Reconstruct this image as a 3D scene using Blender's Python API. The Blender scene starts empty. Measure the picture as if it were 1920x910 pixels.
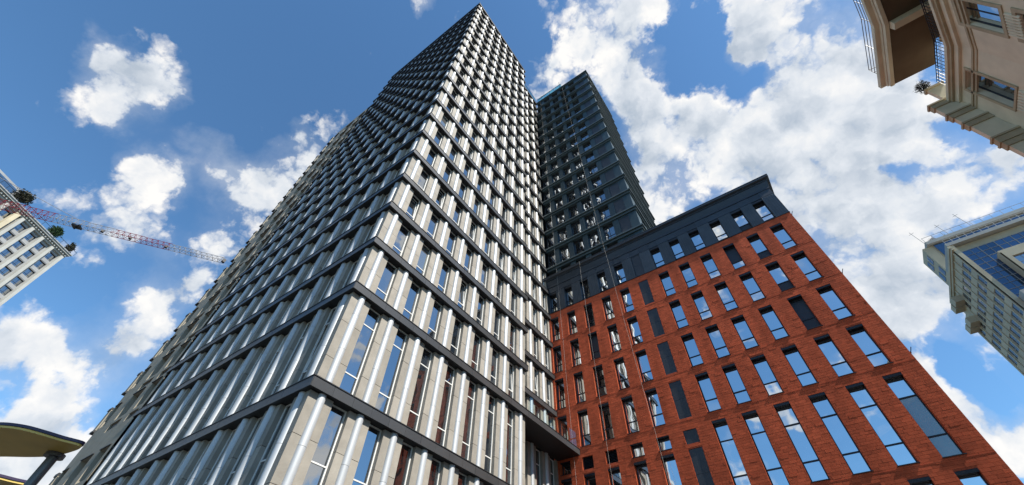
import bpy, math, random
from mathutils import Vector, Matrix
random.seed(7)
S = bpy.context.scene
COL = S.collection
R = math.radians

# ------------------------------------------------------------------ camera
CAM = Vector((13.926, -6.609, 1.6))
FPX = 762.48 / 1920.0
def cam_axes(yaw=-0.6449, pitch=0.8752, roll=0.0354):
    f = Vector((math.sin(yaw)*math.cos(pitch), math.cos(yaw)*math.cos(pitch), math.sin(pitch)))
    r = Vector((math.cos(yaw), -math.sin(yaw), 0)); u = r.cross(f)
    return math.cos(roll)*r + math.sin(roll)*u, -math.sin(roll)*r + math.cos(roll)*u, f
AR, AU, AF = cam_axes()
cd = bpy.data.cameras.new('camera'); cam = bpy.data.objects.new('camera', cd); COL.objects.link(cam)
cam.matrix_world = Matrix(((AR.x, AU.x, -AF.x, CAM.x), (AR.y, AU.y, -AF.y, CAM.y), (AR.z, AU.z, -AF.z, CAM.z), (0, 0, 0, 1)))
cd.sensor_width = 36; cd.lens = 36*FPX; cd.clip_end = 5000; cd.clip_start = 0.05
S.camera = cam

# ------------------------------------------------------------------ sun and sky
SUN = Vector((0.66, -0.062, 0.745)).normalized()
sl = bpy.data.lights.new('sun', 'SUN'); sl.energy = 5.0; sl.angle = R(0.53); sl.color = (1.0, 0.94, 0.84)
so = bpy.data.objects.new('sun', sl); COL.objects.link(so); so.location = (40, -20, 120)
so.rotation_euler = SUN.to_track_quat('Z', 'Y').to_euler()
S.view_settings.view_transform = 'Standard'; S.view_settings.look = 'None'
S.view_settings.exposure = 0.8; S.view_settings.gamma = 1.0
try: S.view_settings.use_curve_mapping = False
except Exception: pass

# cumulus clouds: sky direction (x, y, z), angular radius, amount
BLOBS = [(-0.038,-0.858,0.512,0.028,0.70),(0.116,-0.890,0.442,0.036,0.80),(-0.133,-0.907,0.399,0.041,0.80),(-0.072,-0.913,0.402,0.036,0.70),(-0.011,-0.914,0.406,0.036,0.80),(0.125,-0.808,0.576,0.042,0.70),(0.048,-0.747,0.663,0.032,0.70),(0.045,-0.825,0.563,0.025,0.50),(0.131,-0.908,0.398,0.036,0.60),(-0.064,-0.810,0.583,0.024,0.50),(0.150,-0.763,0.629,0.027,0.60),(0.132,-0.674,0.727,0.031,0.60),(0.801,0.472,0.369,0.050,0.80),(0.712,0.417,0.564,0.052,0.80),(0.625,0.387,0.678,0.049,0.70),(0.577,0.344,0.741,0.044,0.60),(0.469,0.277,0.839,0.050,0.60),(0.744,0.514,0.427,0.032,0.60),(0.477,0.395,0.785,0.052,0.60),(-0.690,-0.207,0.693,0.076,0.90),(-0.682,-0.245,0.689,0.045,0.50),(-0.656,-0.191,0.730,0.050,0.50),(-0.716,-0.172,0.676,0.036,0.50),(-0.758,-0.073,0.648,0.058,0.95),(-0.734,-0.064,0.676,0.032,0.40),(-0.702,0.010,0.712,0.076,0.75),(-0.695,0.064,0.716,0.074,0.70),(-0.616,0.051,0.786,0.065,0.75),(-0.686,-0.063,0.725,0.042,0.40),(-0.729,0.076,0.680,0.052,0.50),(-0.819,-0.033,0.573,0.051,0.35),(-0.835,0.024,0.550,0.035,0.30),(-0.791,0.067,0.609,0.058,0.40),(-0.858,0.083,0.507,0.063,0.85),(-0.833,0.103,0.544,0.033,0.50),(-0.873,0.124,0.471,0.044,0.50),(-0.920,-0.027,0.391,0.063,0.65),(-0.912,0.068,0.405,0.075,0.55),(-0.933,0.057,0.355,0.059,0.50),(-0.894,0.110,0.435,0.051,0.40),(-0.952,0.077,0.297,0.070,0.75),(-0.964,0.071,0.257,0.052,0.60),(-0.951,0.136,0.278,0.043,0.60),(-0.969,0.105,0.225,0.045,0.60),(-0.269,-0.003,0.963,0.043,0.80),(0.018,0.272,0.962,0.103,1.00),(-0.044,0.268,0.963,0.061,0.80),(0.103,0.281,0.954,0.051,0.80),(0.040,0.369,0.929,0.083,0.90),(-0.004,0.403,0.915,0.063,0.70),(-0.114,0.284,0.952,0.028,0.70),(0.028,0.481,0.876,0.096,0.90),(0.081,0.536,0.840,0.087,0.90),(-0.044,0.561,0.826,0.089,0.90),(-0.046,0.628,0.777,0.082,0.90),(0.244,0.409,0.879,0.084,1.00),(0.306,0.423,0.853,0.096,1.00),(0.229,0.359,0.905,0.056,0.80),(0.313,0.503,0.805,0.087,1.00),(0.375,0.469,0.799,0.088,1.00),(0.198,0.571,0.796,0.088,0.90),(0.272,0.562,0.781,0.091,0.90),(0.105,0.595,0.797,0.096,0.80),(0.175,0.650,0.739,0.108,0.80),(0.329,0.583,0.743,0.092,0.90),(0.263,0.658,0.705,0.098,0.80),(0.380,0.624,0.683,0.077,0.80),(0.280,0.740,0.612,0.106,0.70),(0.194,0.748,0.635,0.100,0.70),(0.369,0.710,0.600,0.074,0.80),(0.416,0.702,0.578,0.075,0.80),(0.267,0.797,0.542,0.087,0.60),(0.196,0.844,0.499,0.074,0.50),(0.229,0.863,0.450,0.068,0.50),(0.208,0.921,0.330,0.068,0.75),(0.236,0.929,0.285,0.056,0.75),(0.278,0.903,0.328,0.038,0.60),(0.208,0.900,0.384,0.044,0.50),(0.280,0.468,0.838,0.108,0.50),(0.349,0.538,0.768,0.107,0.50),(0.037,0.509,0.860,0.101,0.40),(0.283,0.621,0.731,0.131,0.50),(0.366,0.674,0.641,0.091,0.40),(0.173,0.728,0.663,0.131,0.60),(0.231,0.782,0.579,0.117,0.50),(0.199,0.510,0.836,0.059,0.30),(0.247,0.829,0.501,0.093,0.50),(0.006,0.585,0.811,0.092,0.60),(0.134,0.501,0.855,0.063,0.40),(-0.936,-0.019,0.352,0.074,0.50),(-0.958,0.134,0.255,0.076,0.50),(-0.916,0.120,0.383,0.073,0.40),(0.328,0.826,0.457,0.081,0.50),(0.196,0.939,0.282,0.052,0.50),(-0.393,0.010,0.919,0.076,-0.50),(-0.384,-0.057,0.922,0.093,-1.00),(-0.150,0.133,0.980,0.066,-0.60),(0.117,0.385,0.916,0.089,-0.90),(0.167,0.354,0.920,0.069,-0.60),(0.099,0.449,0.888,0.048,-0.40),(0.204,0.492,0.847,0.069,-0.70),(0.245,0.481,0.842,0.047,-0.50),(0.032,0.524,0.851,0.027,-0.60),(0.336,0.687,0.644,0.060,-0.45),(0.308,0.681,0.664,0.046,-0.30),(0.266,0.892,0.366,0.044,-0.80),(0.244,0.886,0.394,0.032,-0.40),(0.149,0.830,0.538,0.049,-0.25),(-0.105,0.190,0.976,0.061,-0.60),(-0.411,-0.043,0.911,0.251,-0.50),(-0.786,-0.193,0.588,0.081,-0.40),(-0.558,-0.138,0.818,0.154,-0.50),(-0.691,-0.319,0.649,0.109,-0.50),(-0.831,0.202,0.518,0.059,-0.20),(-0.875,-0.080,0.478,0.089,-0.30)]
W = bpy.data.worlds.new('World'); S.world = W; W.use_nodes = True
nt = W.node_tree; N = nt.nodes; L = nt.links; N.clear()
def nd(t, **k):
    n = N.new(t)
    for a, b in k.items(): setattr(n, a, b)
    return n
def mth(op, a, b=None, clamp=False):
    n = nd('ShaderNodeMath', operation=op, use_clamp=clamp)
    for i, x in enumerate((a, b)):
        if x is None: continue
        if hasattr(x, 'links'): L.new(x, n.inputs[i])
        else: n.inputs[i].default_value = x
    return n.outputs[0]
sky = nd('ShaderNodeTexSky', sky_type='NISHITA'); sky.sun_disc = False
sky.sun_elevation = math.asin(SUN.z); sky.sun_rotation = math.atan2(SUN.x, SUN.y)
sky.air_density = 1.0; sky.dust_density = 0.25; sky.ozone_density = 2.0; sky.altitude = 100
tc = nd('ShaderNodeTexCoord'); DIR = tc.outputs['Generated']
def noise(vec, scale, detail, rough, lac=2.0):
    n = nd('ShaderNodeTexNoise', noise_dimensions='3D'); n.inputs['Scale'].default_value = scale
    n.inputs['Detail'].default_value = detail; n.inputs['Roughness'].default_value = rough
    n.inputs['Lacunarity'].default_value = lac; L.new(vec, n.inputs['Vector']); return n
def vop(op, a, b):
    n = nd('ShaderNodeVectorMath', operation=op)
    for i, x in enumerate((a, b)):
        if hasattr(x, 'links'): L.new(x, n.inputs[i])
        else: n.inputs[i].default_value = x
    return n.outputs['Value'] if op == 'DISTANCE' else n.outputs['Vector']
# gently warp the direction so that no cloud outline is round
wn = noise(DIR, 6.0, 6, 0.6); wv = vop('SUBTRACT', wn.outputs['Color'], (0.5, 0.5, 0.5))
sc_ = nd('ShaderNodeVectorMath', operation='SCALE'); L.new(wv, sc_.inputs[0]); sc_.inputs['Scale'].default_value = 0.20
WD = vop('ADD', DIR, sc_.outputs[0])
cov = None
for (x, y, z, r, a) in BLOBS:
    d = vop('DISTANCE', WD, (x, y, z))
    m = nd('ShaderNodeMapRange', interpolation_type='SMOOTHSTEP')
    L.new(d, m.inputs['Value']); m.inputs['From Min'].default_value = 0; m.inputs['From Max'].default_value = r*1.25
    m.inputs['To Min'].default_value = a; m.inputs['To Max'].default_value = 0
    cov = m.outputs[0] if cov is None else mth('ADD', cov, m.outputs[0])
cov = mth('MULTIPLY', cov, 1.2); cov = mth('MINIMUM', cov, 1.0); cov = mth('MAXIMUM', cov, -0.85)
low = noise(DIR, 1.7, 2, 0.5).outputs[0]
cov = mth('ADD', cov, mth('MULTIPLY', mth('SUBTRACT', low, 0.5), 0.4))
def puff(v, scale, det):
    n = nd('ShaderNodeTexVoronoi', voronoi_dimensions='3D', feature='F1'); n.inputs['Scale'].default_value = scale
    n.inputs['Detail'].default_value = det; n.inputs['Roughness'].default_value = 0.55; n.inputs['Lacunarity'].default_value = 2.3
    L.new(v, n.inputs['Vector']); return n.outputs['Distance']
w2 = noise(DIR, 22, 5, 0.6); w2v = vop('SUBTRACT', w2.outputs['Color'], (0.5, 0.5, 0.5))
s2 = nd('ShaderNodeVectorMath', operation='SCALE'); L.new(w2v, s2.inputs[0]); s2.inputs['Scale'].default_value = 0.05
PD = vop('ADD', DIR, s2.outputs[0])
def density(v, det):
    f = mth('MULTIPLY', mth('SUBTRACT', noise(v, 4.2, det+4, 0.60, 2.1).outputs[0], 0.5), 2.0)
    return mth('ADD', f, mth('MULTIPLY', mth('SUBTRACT', 0.50, puff(v, 8.5, det)), 1.15))
n0 = density(PD, 3)
n1 = density(vop('ADD', PD, tuple(SUN*0.045)), 1)
raw = mth('SUBTRACT', mth('ADD', cov, n0), -0.24)
al = nd('ShaderNodeMapRange', interpolation_type='SMOOTHSTEP'); L.new(raw, al.inputs['Value'])
al.inputs['From Min'].default_value = -0.20; al.inputs['From Max'].default_value = 0.50
veil = mth('MULTIPLY', mth('MULTIPLY', mth('MAXIMUM', cov, 0.0), noise(PD, 3.1, 6, 0.62).outputs[0]), 0.75, True)
alpha = mth('MAXIMUM', mth('MULTIPLY', al.outputs[0], 0.97), veil)
lit = mth('ADD', mth('MULTIPLY', mth('SUBTRACT', n0, n1), 0.85), 0.70)
thick = nd('ShaderNodeMapRange'); L.new(raw, thick.inputs['Value'])
thick.inputs['From Min'].default_value = 0.30; thick.inputs['From Max'].default_value = 1.5
thick.inputs['To Min'].default_value = 0.12; thick.inputs['To Max'].default_value = -0.30
lit = mth('ADD', lit, thick.outputs[0], True)
ramp = nd('ShaderNodeValToRGB'); L.new(lit, ramp.inputs[0])
e = ramp.color_ramp.elements
e[0].position = 0.0; e[0].color = (0.47, 0.54, 0.63, 1); e[1].position = 0.95; e[1].color = (1.0, 0.98, 0.95, 1)
e2 = ramp.color_ramp.elements.new(0.5); e2.color = (0.75, 0.79, 0.84, 1)
hs = nd('ShaderNodeMix', data_type='RGBA', blend_type='MULTIPLY'); hs.inputs[0].default_value = 1.0
L.new(sky.outputs[0], hs.inputs[6]); hs.inputs[7].default_value = (0.80, 1.17, 1.34, 1)
bg1 = nd('ShaderNodeBackground'); L.new(hs.outputs[2], bg1.inputs[0]); bg1.inputs[1].default_value = 0.085
bg2 = nd('ShaderNodeBackground'); L.new(ramp.outputs[0], bg2.inputs[0]); bg2.inputs[1].default_value = 0.60
mx = nd('ShaderNodeMixShader'); L.new(alpha, mx.inputs[0]); L.new(bg1.outputs[0], mx.inputs[1]); L.new(bg2.outputs[0], mx.inputs[2])
wo = nd('ShaderNodeOutputWorld'); L.new(mx.outputs[0], wo.inputs[0])
W.cycles.sampling_method = 'MANUAL'; W.cycles.sample_map_resolution = 512

# ------------------------------------------------------------------ materials
def mat(name, col, rough=0.6, metal=0.0, var=0.06, scale=1.5, bump=0.0, bscale=30, spec=0.4, island=0.0, streak=0.0):
    m = bpy.data.materials.new(name); m.use_nodes = True; t = m.node_tree; b = t.nodes['Principled BSDF']
    b.inputs['Roughness'].default_value = rough; b.inputs['Metallic'].default_value = metal
    b.inputs['Specular IOR Level'].default_value = spec
    g = t.nodes.new('ShaderNodeNewGeometry')
    n = t.nodes.new('ShaderNodeTexNoise'); n.inputs['Scale'].default_value = scale; n.inputs['Detail'].default_value = 6
    mp = t.nodes.new('ShaderNodeVectorMath'); mp.operation = 'MULTIPLY'; mp.inputs[1].default_value = (1, 1, 1 if not streak else streak)
    t.links.new(g.outputs['Position'], mp.inputs[0]); t.links.new(mp.outputs[0], n.inputs['Vector'])
    v = t.nodes.new('ShaderNodeMapRange'); t.links.new(n.outputs[0], v.inputs['Value'])
    v.inputs['From Min'].default_value = 0.25; v.inputs['From Max'].default_value = 0.75
    v.inputs['To Min'].default_value = 1-var*2; v.inputs['To Max'].default_value = 1+var*2
    val = v.outputs[0]
    if island:
        oi = t.nodes.new('ShaderNodeObjectInfo')
        a = t.nodes.new('ShaderNodeMath'); a.operation = 'ADD'
        t.links.new(oi.outputs['Random'], a.inputs[0]); t.links.new(g.outputs['Random Per Island'], a.inputs[1])
        fr = t.nodes.new('ShaderNodeMath'); fr.operation = 'FRACT'; t.links.new(a.outputs[0], fr.inputs[0])
        mr = t.nodes.new('ShaderNodeMapRange'); t.links.new(fr.outputs[0], mr.inputs['Value'])
        mr.inputs['To Min'].default_value = 1-island; mr.inputs['To Max'].default_value = 1+island
        mu = t.nodes.new('ShaderNodeMath'); mu.operation = 'MULTIPLY'
        t.links.new(val, mu.inputs[0]); t.links.new(mr.outputs[0], mu.inputs[1]); val = mu.outputs[0]
    c = t.nodes.new('ShaderNodeVectorMath'); c.operation = 'SCALE'; c.inputs[0].default_value = col
    t.links.new(val, c.inputs['Scale']); t.links.new(c.outputs[0], b.inputs['Base Color'])
    if bump:
        bn = t.nodes.new('ShaderNodeTexNoise'); bn.inputs['Scale'].default_value = bscale; bn.inputs['Detail'].default_value = 4
        t.links.new(g.outputs['Position'], bn.inputs['Vector'])
        bp = t.nodes.new('ShaderNodeBump'); bp.inputs['Strength'].default_value = bump; bp.inputs['Distance'].default_value = 0.02
        t.links.new(bn.outputs[0], bp.inputs['Height']); t.links.new(bp.outputs[0], b.inputs['Normal'])
    return m
def glass_mat(name, base, refl, tint=(0.9, 0.95, 1.0), clear=False, wav=0.012):
    m = bpy.data.materials.new(name); m.use_nodes = True; t = m.node_tree; t.nodes.clear()
    o = t.nodes.new('ShaderNodeOutputMaterial'); mixs = t.nodes.new('ShaderNodeMixShader')
    gl = t.nodes.new('ShaderNodeBsdfGlossy'); gl.inputs['Roughness'].default_value = 0.015; gl.inputs['Color'].default_value = (*tint, 1)
    if clear:
        df = t.nodes.new('ShaderNodeBsdfTransparent'); df.inputs['Color'].default_value = (*base, 1)
    else:
        df = t.nodes.new('ShaderNodeBsdfDiffuse')
        oi = t.nodes.new('ShaderNodeObjectInfo')
        rp = t.nodes.new('ShaderNodeValToRGB'); t.links.new(oi.outputs['Random'], rp.inputs[0])
        rp.color_ramp.elements[0].color = (base[0]*.5, base[1]*.5, base[2]*.5, 1); rp.color_ramp.elements[1].color = (base[0]*2, base[1]*2, base[2]*2, 1)
        t.links.new(rp.outputs[0], df.inputs['Color'])
    fz = t.nodes.new('ShaderNodeFresnel'); fz.inputs['IOR'].default_value = 1.52
    mr = t.nodes.new('ShaderNodeMapRange'); t.links.new(fz.outputs[0], mr.inputs['Value'])
    mr.inputs['To Min'].default_value = refl; mr.inputs['To Max'].default_value = 1.0
    g = t.nodes.new('ShaderNodeNewGeometry'); bn = t.nodes.new('ShaderNodeTexNoise')
    bn.inputs['Scale'].default_value = 0.9; bn.inputs['Detail'].default_value = 1
    t.links.new(g.outputs['Position'], bn.inputs['Vector'])
    bp = t.nodes.new('ShaderNodeBump'); bp.inputs['Strength'].default_value = 1.0; bp.inputs['Distance'].default_value = wav
    t.links.new(bn.outputs[0], bp.inputs['Height']); t.links.new(bp.outputs[0], gl.inputs['Normal'])
    fac = mr.outputs[0]
    if clear:   # a thin sheet: only its front side mirrors
        iv = t.nodes.new('ShaderNodeMath'); iv.operation = 'SUBTRACT'; iv.inputs[0].default_value = 1.0; t.links.new(g.outputs['Backfacing'], iv.inputs[1])
        ml = t.nodes.new('ShaderNodeMath'); ml.operation = 'MULTIPLY'; t.links.new(fac, ml.inputs[0]); t.links.new(iv.outputs[0], ml.inputs[1]); fac = ml.outputs[0]
    t.links.new(fac, mixs.inputs[0]); t.links.new(df.outputs[0], mixs.inputs[1]); t.links.new(gl.outputs[0], mixs.inputs[2])
    t.links.new(mixs.outputs[0], o.inputs[0]); return m
M = dict(
 stone=mat('stone', (0.250, 0.230, 0.198), 0.7, 0, 0.07, 2.2, 0.25, 18, 0.3, 0.10),
 tan=mat('tan_stone', (0.25, 0.225, 0.18), 0.75, 0, 0.07, 1.5, 0.25, 18, 0.3, 0.05),
 fin=mat('satin_aluminium', (0.40, 0.42, 0.44), 0.55, 0.28, 0.07, 1.1, 0, 1, 0.5, 0.07, 0.25),
 belt=mat('anthracite_panel', (0.042, 0.043, 0.045), 0.36, 0.0, 0.05, 0.8, 0, 1, 0.5, 0.10),
 cap=mat('dark_flashing', (0.016, 0.017, 0.019), 0.5, 0.0, 0.04),
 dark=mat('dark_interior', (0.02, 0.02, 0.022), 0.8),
 white=mat('white_frame', (0.62, 0.62, 0.60), 0.4, 0, 0.02),
 glass=glass_mat('window_glass', (0.014, 0.016, 0.018), 0.36),
 mirror=glass_mat('coated_glass', (0.02, 0.024, 0.028), 0.74, (0.93, 0.98, 1.0), False, 0.008),
 screen=glass_mat('blue_green_screen_glass', (0.42, 0.72, 0.80), 0.08, (0.8, 1, 1), True, 0.002),
 dim=glass_mat('dim_glass', (0.02, 0.024, 0.028), 0.12),
 curtain=glass_mat('curtained_glass', (0.10, 0.115, 0.11), 0.16, (0.9, 1.0, 1.0)),
 blind=glass_mat('blind_glass', (0.20, 0.20, 0.19), 0.30, (0.9, 1.0, 1.0)),
 seam=mat('seamed_panel_metal', (0.055, 0.066, 0.080), 0.5, 0.15, 0.10, 1.0, 0, 1, 0.5, 0.15),
 clear=glass_mat('balustrade_glass', (0.88, 0.95, 0.955), 0.05, (0.85, 1, 1), True, 0.002),
 brick=mat('red_brick', (0.50, 0.096, 0.040), 0.85, 0, 0.13, 1.5, 0.25, 60, 0.2, 0.15, 0.18),
 mortar=mat('dark_mortar', (0.40, 0.078, 0.034), 0.95, 0, 0.10, 12),
 jamb=mat('brick_reveal', (0.50, 0.105, 0.04), 0.85, 0, 0.12, 8, 0.4, 50, 0.2),
 dframe=mat('anthracite_frame', (0.022, 0.024, 0.032), 0.45, 0.1, 0.03),
 blank=mat('blank_panel', (0.028, 0.034, 0.045), 0.5, 0.1, 0.06, 0.8, 0, 1, 0.5, 0.12),
 attic=mat('seamed_slate_metal', (0.034, 0.044, 0.058), 0.48, 0.25, 0.08, 1.0, 0, 1, 0.5, 0.15),
 teal=mat('petrol_panel', (0.023, 0.048, 0.060), 0.45, 0.15, 0.06, 0.6, 0, 1, 0.5, 0.10),
 tealbelt=mat('petrol_belt', (0.062, 0.090, 0.100), 0.45, 0.15, 0.06, 0.6, 0, 1, 0.5, 0.08),
 cream=mat('cream_render', (0.66, 0.60, 0.455), 0.85, 0, 0.06, 1.2, 0.2, 40, 0.2),
 creamd=mat('cream_moulding', (0.42, 0.355, 0.24), 0.8, 0, 0.08, 2.0, 0.2, 40, 0.2),
 soffit=mat('brown_soffit', (0.125, 0.09, 0.06), 0.85, 0, 0.08, 1.0, 0.2, 40, 0.2),
 iron=mat('wrought_iron', (0.02, 0.02, 0.022), 0.5, 0.4),
 offw=mat('off_white_render', (0.37, 0.37, 0.345), 0.8, 0, 0.05, 0.5),
 greyw=mat('grey_render', (0.27, 0.28, 0.29), 0.8, 0, 0.06, 0.5),
 sand=mat('sand_render', (0.50, 0.435, 0.31), 0.85, 0, 0.08, 0.4),
 bluegl=glass_mat('blue_curtain_glass', (0.012, 0.028, 0.065), 0.10, (0.55, 0.75, 1.0)),
 craner=mat('crane_red', (0.16, 0.009, 0.018), 0.5, 0.1), cranew=mat('crane_white', (0.22, 0.22, 0.23), 0.5, 0.1),
 leaf=mat('foliage', (0.045, 0.085, 0.03), 0.7, 0, 0.25, 6), leafd=mat('dark_foliage', (0.035, 0.035, 0.02), 0.7, 0, 0.25, 6),
 gold=mat('ochre_canopy', (0.60, 0.43, 0.11), 0.5, 0, 0.06, 2.0), purp=mat('dark_violet_edge', (0.028, 0.016, 0.05), 0.4),
 pole=mat('grey_steel', (0.10, 0.10, 0.105), 0.4, 0.5), rope=mat('pale_rope', (0.42, 0.40, 0.37), 0.8),
 paving=mat('paving', (0.06, 0.059, 0.056), 0.85, 0, 0.10, 2), asphalt=mat('asphalt', (0.05, 0.05, 0.052), 0.9, 0, 0.15, 5),
)

# ------------------------------------------------------------------ mesh helpers
class MB:
    def __init__(s): s.v = []; s.f = []; s.m = []; s.smooth = []
    def box(s, x0, x1, y0, y1, z0, z1, m=0):
        b = len(s.v)
        s.v += [(x0,y0,z0),(x1,y0,z0),(x1,y1,z0),(x0,y1,z0),(x0,y0,z1),(x1,y0,z1),(x1,y1,z1),(x0,y1,z1)]
        for q in ((0,3,2,1),(4,5,6,7),(0,1,5,4),(1,2,6,5),(2,3,7,6),(3,0,4,7)):
            s.f.append(tuple(b+i for i in q)); s.m.append(m); s.smooth.append(False)
        return s
    def quad(s, a, b, c, d, m=0):
        i = len(s.v); s.v += [a, b, c, d]; s.f.append((i,i+1,i+2,i+3)); s.m.append(m); s.smooth.append(False); return s
    def prism(s, pts, z0, z1, m=0):
        n = len(pts); b = len(s.v)
        s.v += [(p[0],p[1],z0) for p in pts] + [(p[0],p[1],z1) for p in pts]
        s.f.append(tuple(b+i for i in reversed(range(n)))); s.f.append(tuple(b+n+i for i in range(n)))
        for i in range(n):
            j = (i+1) % n; s.f.append((b+i, b+j, b+n+j, b+n+i))
        s.m += [m]*(n+2); s.smooth += [False]*(n+2); return s
    def tube(s, a, b, r, seg=6, m=0, r2=None):
        a = Vector(a); b = Vector(b); d = (b-a).normalized(); q = d.to_track_quat('Z', 'Y')
        i0 = len(s.v); r2 = r if r2 is None else r2
        for p, rr in ((a, r), (b, r2)):
            for k in range(seg):
                t = 2*math.pi*k/seg; s.v.append(tuple(p + q @ Vector((rr*math.cos(t), rr*math.sin(t), 0))))
        for k in range(seg):
            j = (k+1) % seg; s.f.append((i0+k, i0+j, i0+seg+j, i0+seg+k)); s.m.append(m); s.smooth.append(seg > 5)
        c0 = len(s.v); s.v += s.v[i0:i0+2*seg]
        s.f.append(tuple(c0+k for k in reversed(range(seg)))); s.f.append(tuple(c0+seg+k for k in range(seg)))
        s.m += [m, m]; s.smooth += [False, False]; return s
    def add(s, o, mtx=None, mo=0):
        b = len(s.v)
        s.v += [tuple(mtx @ Vector(p)) for p in o.v] if mtx else o.v
        s.f += [tuple(b+i for i in q) for q in o.f]; s.m += [k+mo for k in o.m]; s.smooth += o.smooth; return s
    def mesh(s, name, mats):
        me = bpy.data.meshes.new(name); me.from_pydata(s.v, [], s.f)
        for x in (mats if isinstance(mats, (list, tuple)) else [mats]): me.materials.append(M[x])
        me.polygons.foreach_set('material_index', s.m); me.polygons.foreach_set('use_smooth', s.smooth); me.update(); return me
def link(name, data, parent=None, loc=(0,0,0), rz=0.0):
    o = bpy.data.objects.new(name, data); COL.objects.link(o); o.location = loc; o.rotation_euler = (0, 0, rz)
    if parent: o.parent = parent
    return o
def tag(o, label=None, cat=None, group=None, kind=None):
    for k, v in (('label', label), ('category', cat), ('group', group), ('kind', kind)):
        if v: o[k] = v
    return o
def thing(name, loc, label, cat, group=None, rz=0.0):
    return tag(link(name, None, None, loc, rz), label, cat, group)
def px_area(mtx, mb):
    xs, ys = [], []
    for p in mb.v[:200]:
        d = mtx @ Vector(p) - CAM; z = d.dot(AF)
        if z < 0.1: return 0
        xs.append(d.dot(AR)/z*FPX); ys.append(d.dot(AU)/z*FPX)
    if max(xs) < -0.5 or min(xs) > 0.5 or max(ys) < -0.237 or min(ys) > 0.237: return 0
    return (max(xs)-min(xs))*(max(ys)-min(ys))
class Pool:
    """alike pieces of one thing: the 300 that show largest become parts, the rest one joined part"""
    def __init__(s, name, parent, mats, limit=300): s.name, s.parent, s.mats, s.limit, s.items = name, parent, mats, limit, []; s.cache = {}
    def add(s, key, mb, loc, rz=0.0, kids=()):
        if key not in s.cache: s.cache[key] = [mb() if callable(mb) else mb, None]
        s.items.append((key, loc, rz, kids))
    def flush(s):
        po = s.parent.location; out = []
        for it in s.items:
            mtx = Matrix.Translation(Vector(it[1])) @ Matrix.Rotation(it[2], 4, 'Z')
            out.append((px_area(mtx, s.cache[it[0]][0]), mtx, it))
        out.sort(key=lambda q: -q[0]); rest = MB(); mats = list(s.mats); n = 0
        for i, (a, mtx, (key, loc, rz, kids)) in enumerate(out):
            c = s.cache[key]
            if i < s.limit:
                if c[1] is None: c[1] = c[0].mesh(s.name, s.mats)
                o = link(s.name, c[1], s.parent, Vector(loc)-po, rz)
                for (kn, kkey, kmb, kmat, kloc) in kids:
                    if kkey not in KC: KC[kkey] = kmb().mesh(kn, kmat)
                    k = link(kn, KC[kkey], o, kloc); k.rotation_euler = (random.uniform(-1, 1)*TILT, 0, random.uniform(-1, 1)*TILT)
            else:
                n += 1; rest.add(c[0], mtx)
                for (kn, kkey, kmb, kmat, kloc) in kids:
                    if kmat not in mats: mats.append(kmat)
                    rest.add(kmb(), mtx @ Matrix.Translation(Vector(kloc)), mats.index(kmat))
        if n:
            o = link(s.name, rest.mesh(s.name, mats), s.parent, -po); o['kind'] = 'stuff'
KC = {}; TILT = R(0.22)
def wall(u0, u1, z0, z1, rects, y, depth, mf=0, mr=0):
    """wall sheet with openings (a,b,c,d)=(u0,u1,z0,z1) and their reveals"""
    mb = MB(); us = sorted({u0, u1} | {min(max(q, u0), u1) for r in rects for q in r[:2]}); zs = sorted({z0, z1} | {min(max(q, z0), z1) for r in rects for q in r[2:4]})
    for a, b in zip(us, us[1:]):
        st = None
        for c, d in zip(zs, zs[1:]):
            hole = any(r[0]-1e-6 <= a and b <= r[1]+1e-6 and r[2]-1e-6 <= c and d <= r[3]+1e-6 for r in rects)
            if not hole: mb.quad((a,y,c),(b,y,c),(b,y,d),(a,y,d), mf)
    for r in rects:
        a, b, c, d = r[:4]; e = y+depth
        mb.quad((a,y,c),(a,y,d),(a,e,d),(a,e,c), mr); mb.quad((b,y,c),(b,e,c),(b,e,d),(b,y,d), mr)
        mb.quad((a,y,c),(a,e,c),(b,e,c),(b,y,c), mr); mb.quad((a,y,d),(b,y,d),(b,e,d),(a,e,d), mr)
    return mb
def frame_mb(w, h, y0, y1, t, trans=(), mull=(), head=0.0, tm=0.05):
    mb = MB(); mb.box(0, t, y0, y1, 0, h); mb.box(w-t, w, y0, y1, 0, h); mb.box(t, w-t, y0, y1, 0, t); mb.box(t, w-t, y0, y1, h-t-head, h)
    for z in trans: mb.box(t, w-t, y0+.004, y1, z-tm/2, z+tm/2)
    for x in mull: mb.box(x-tm/2, x+tm/2, y0+.008, y1, t, h-t-head)
    return mb
def panes(w, h, y, t, trans=(), mull=(), head=0.0, mt='glass', tm=0.05):
    """sub-parts of a window: one pane per light"""
    zs = [t] + [q for z in trans for q in (z-tm/2, z+tm/2)] + [h-t-head]; xs = [t] + [q for x in mull for q in (x-tm/2, x+tm/2)] + [w-t]
    out = []
    for i in range(0, len(zs), 2):
        for j in range(0, len(xs), 2):
            a, b, c, d = xs[j], xs[j+1], zs[i], zs[i+1]
            hw, hh = (b-a)/2+.01, (d-c)/2+.01
            out.append(('pane', ('pane', mt, round(hw,3), round(hh,3)), (lambda hw=hw, hh=hh: MB().box(-hw, hw, 0, .012, -hh, hh)), mt, ((a+b)/2, y, (c+d)/2)))
    return out
Q90 = math.pi/2
def Z(h): return h + 1.6

# ------------------------------------------------------------------ ground
g = link('ground', MB().quad((-900,-900,0),(900,-900,0),(900,900,0),(-900,900,0)).mesh('ground', 'paving')); g['kind'] = 'structure'
rd = link('road', MB().quad((21.6,-300,.004),(26.2,-300,.004),(26.2,300,.004),(21.6,300,.004)).mesh('road', 'asphalt')); rd['kind'] = 'structure'

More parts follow.
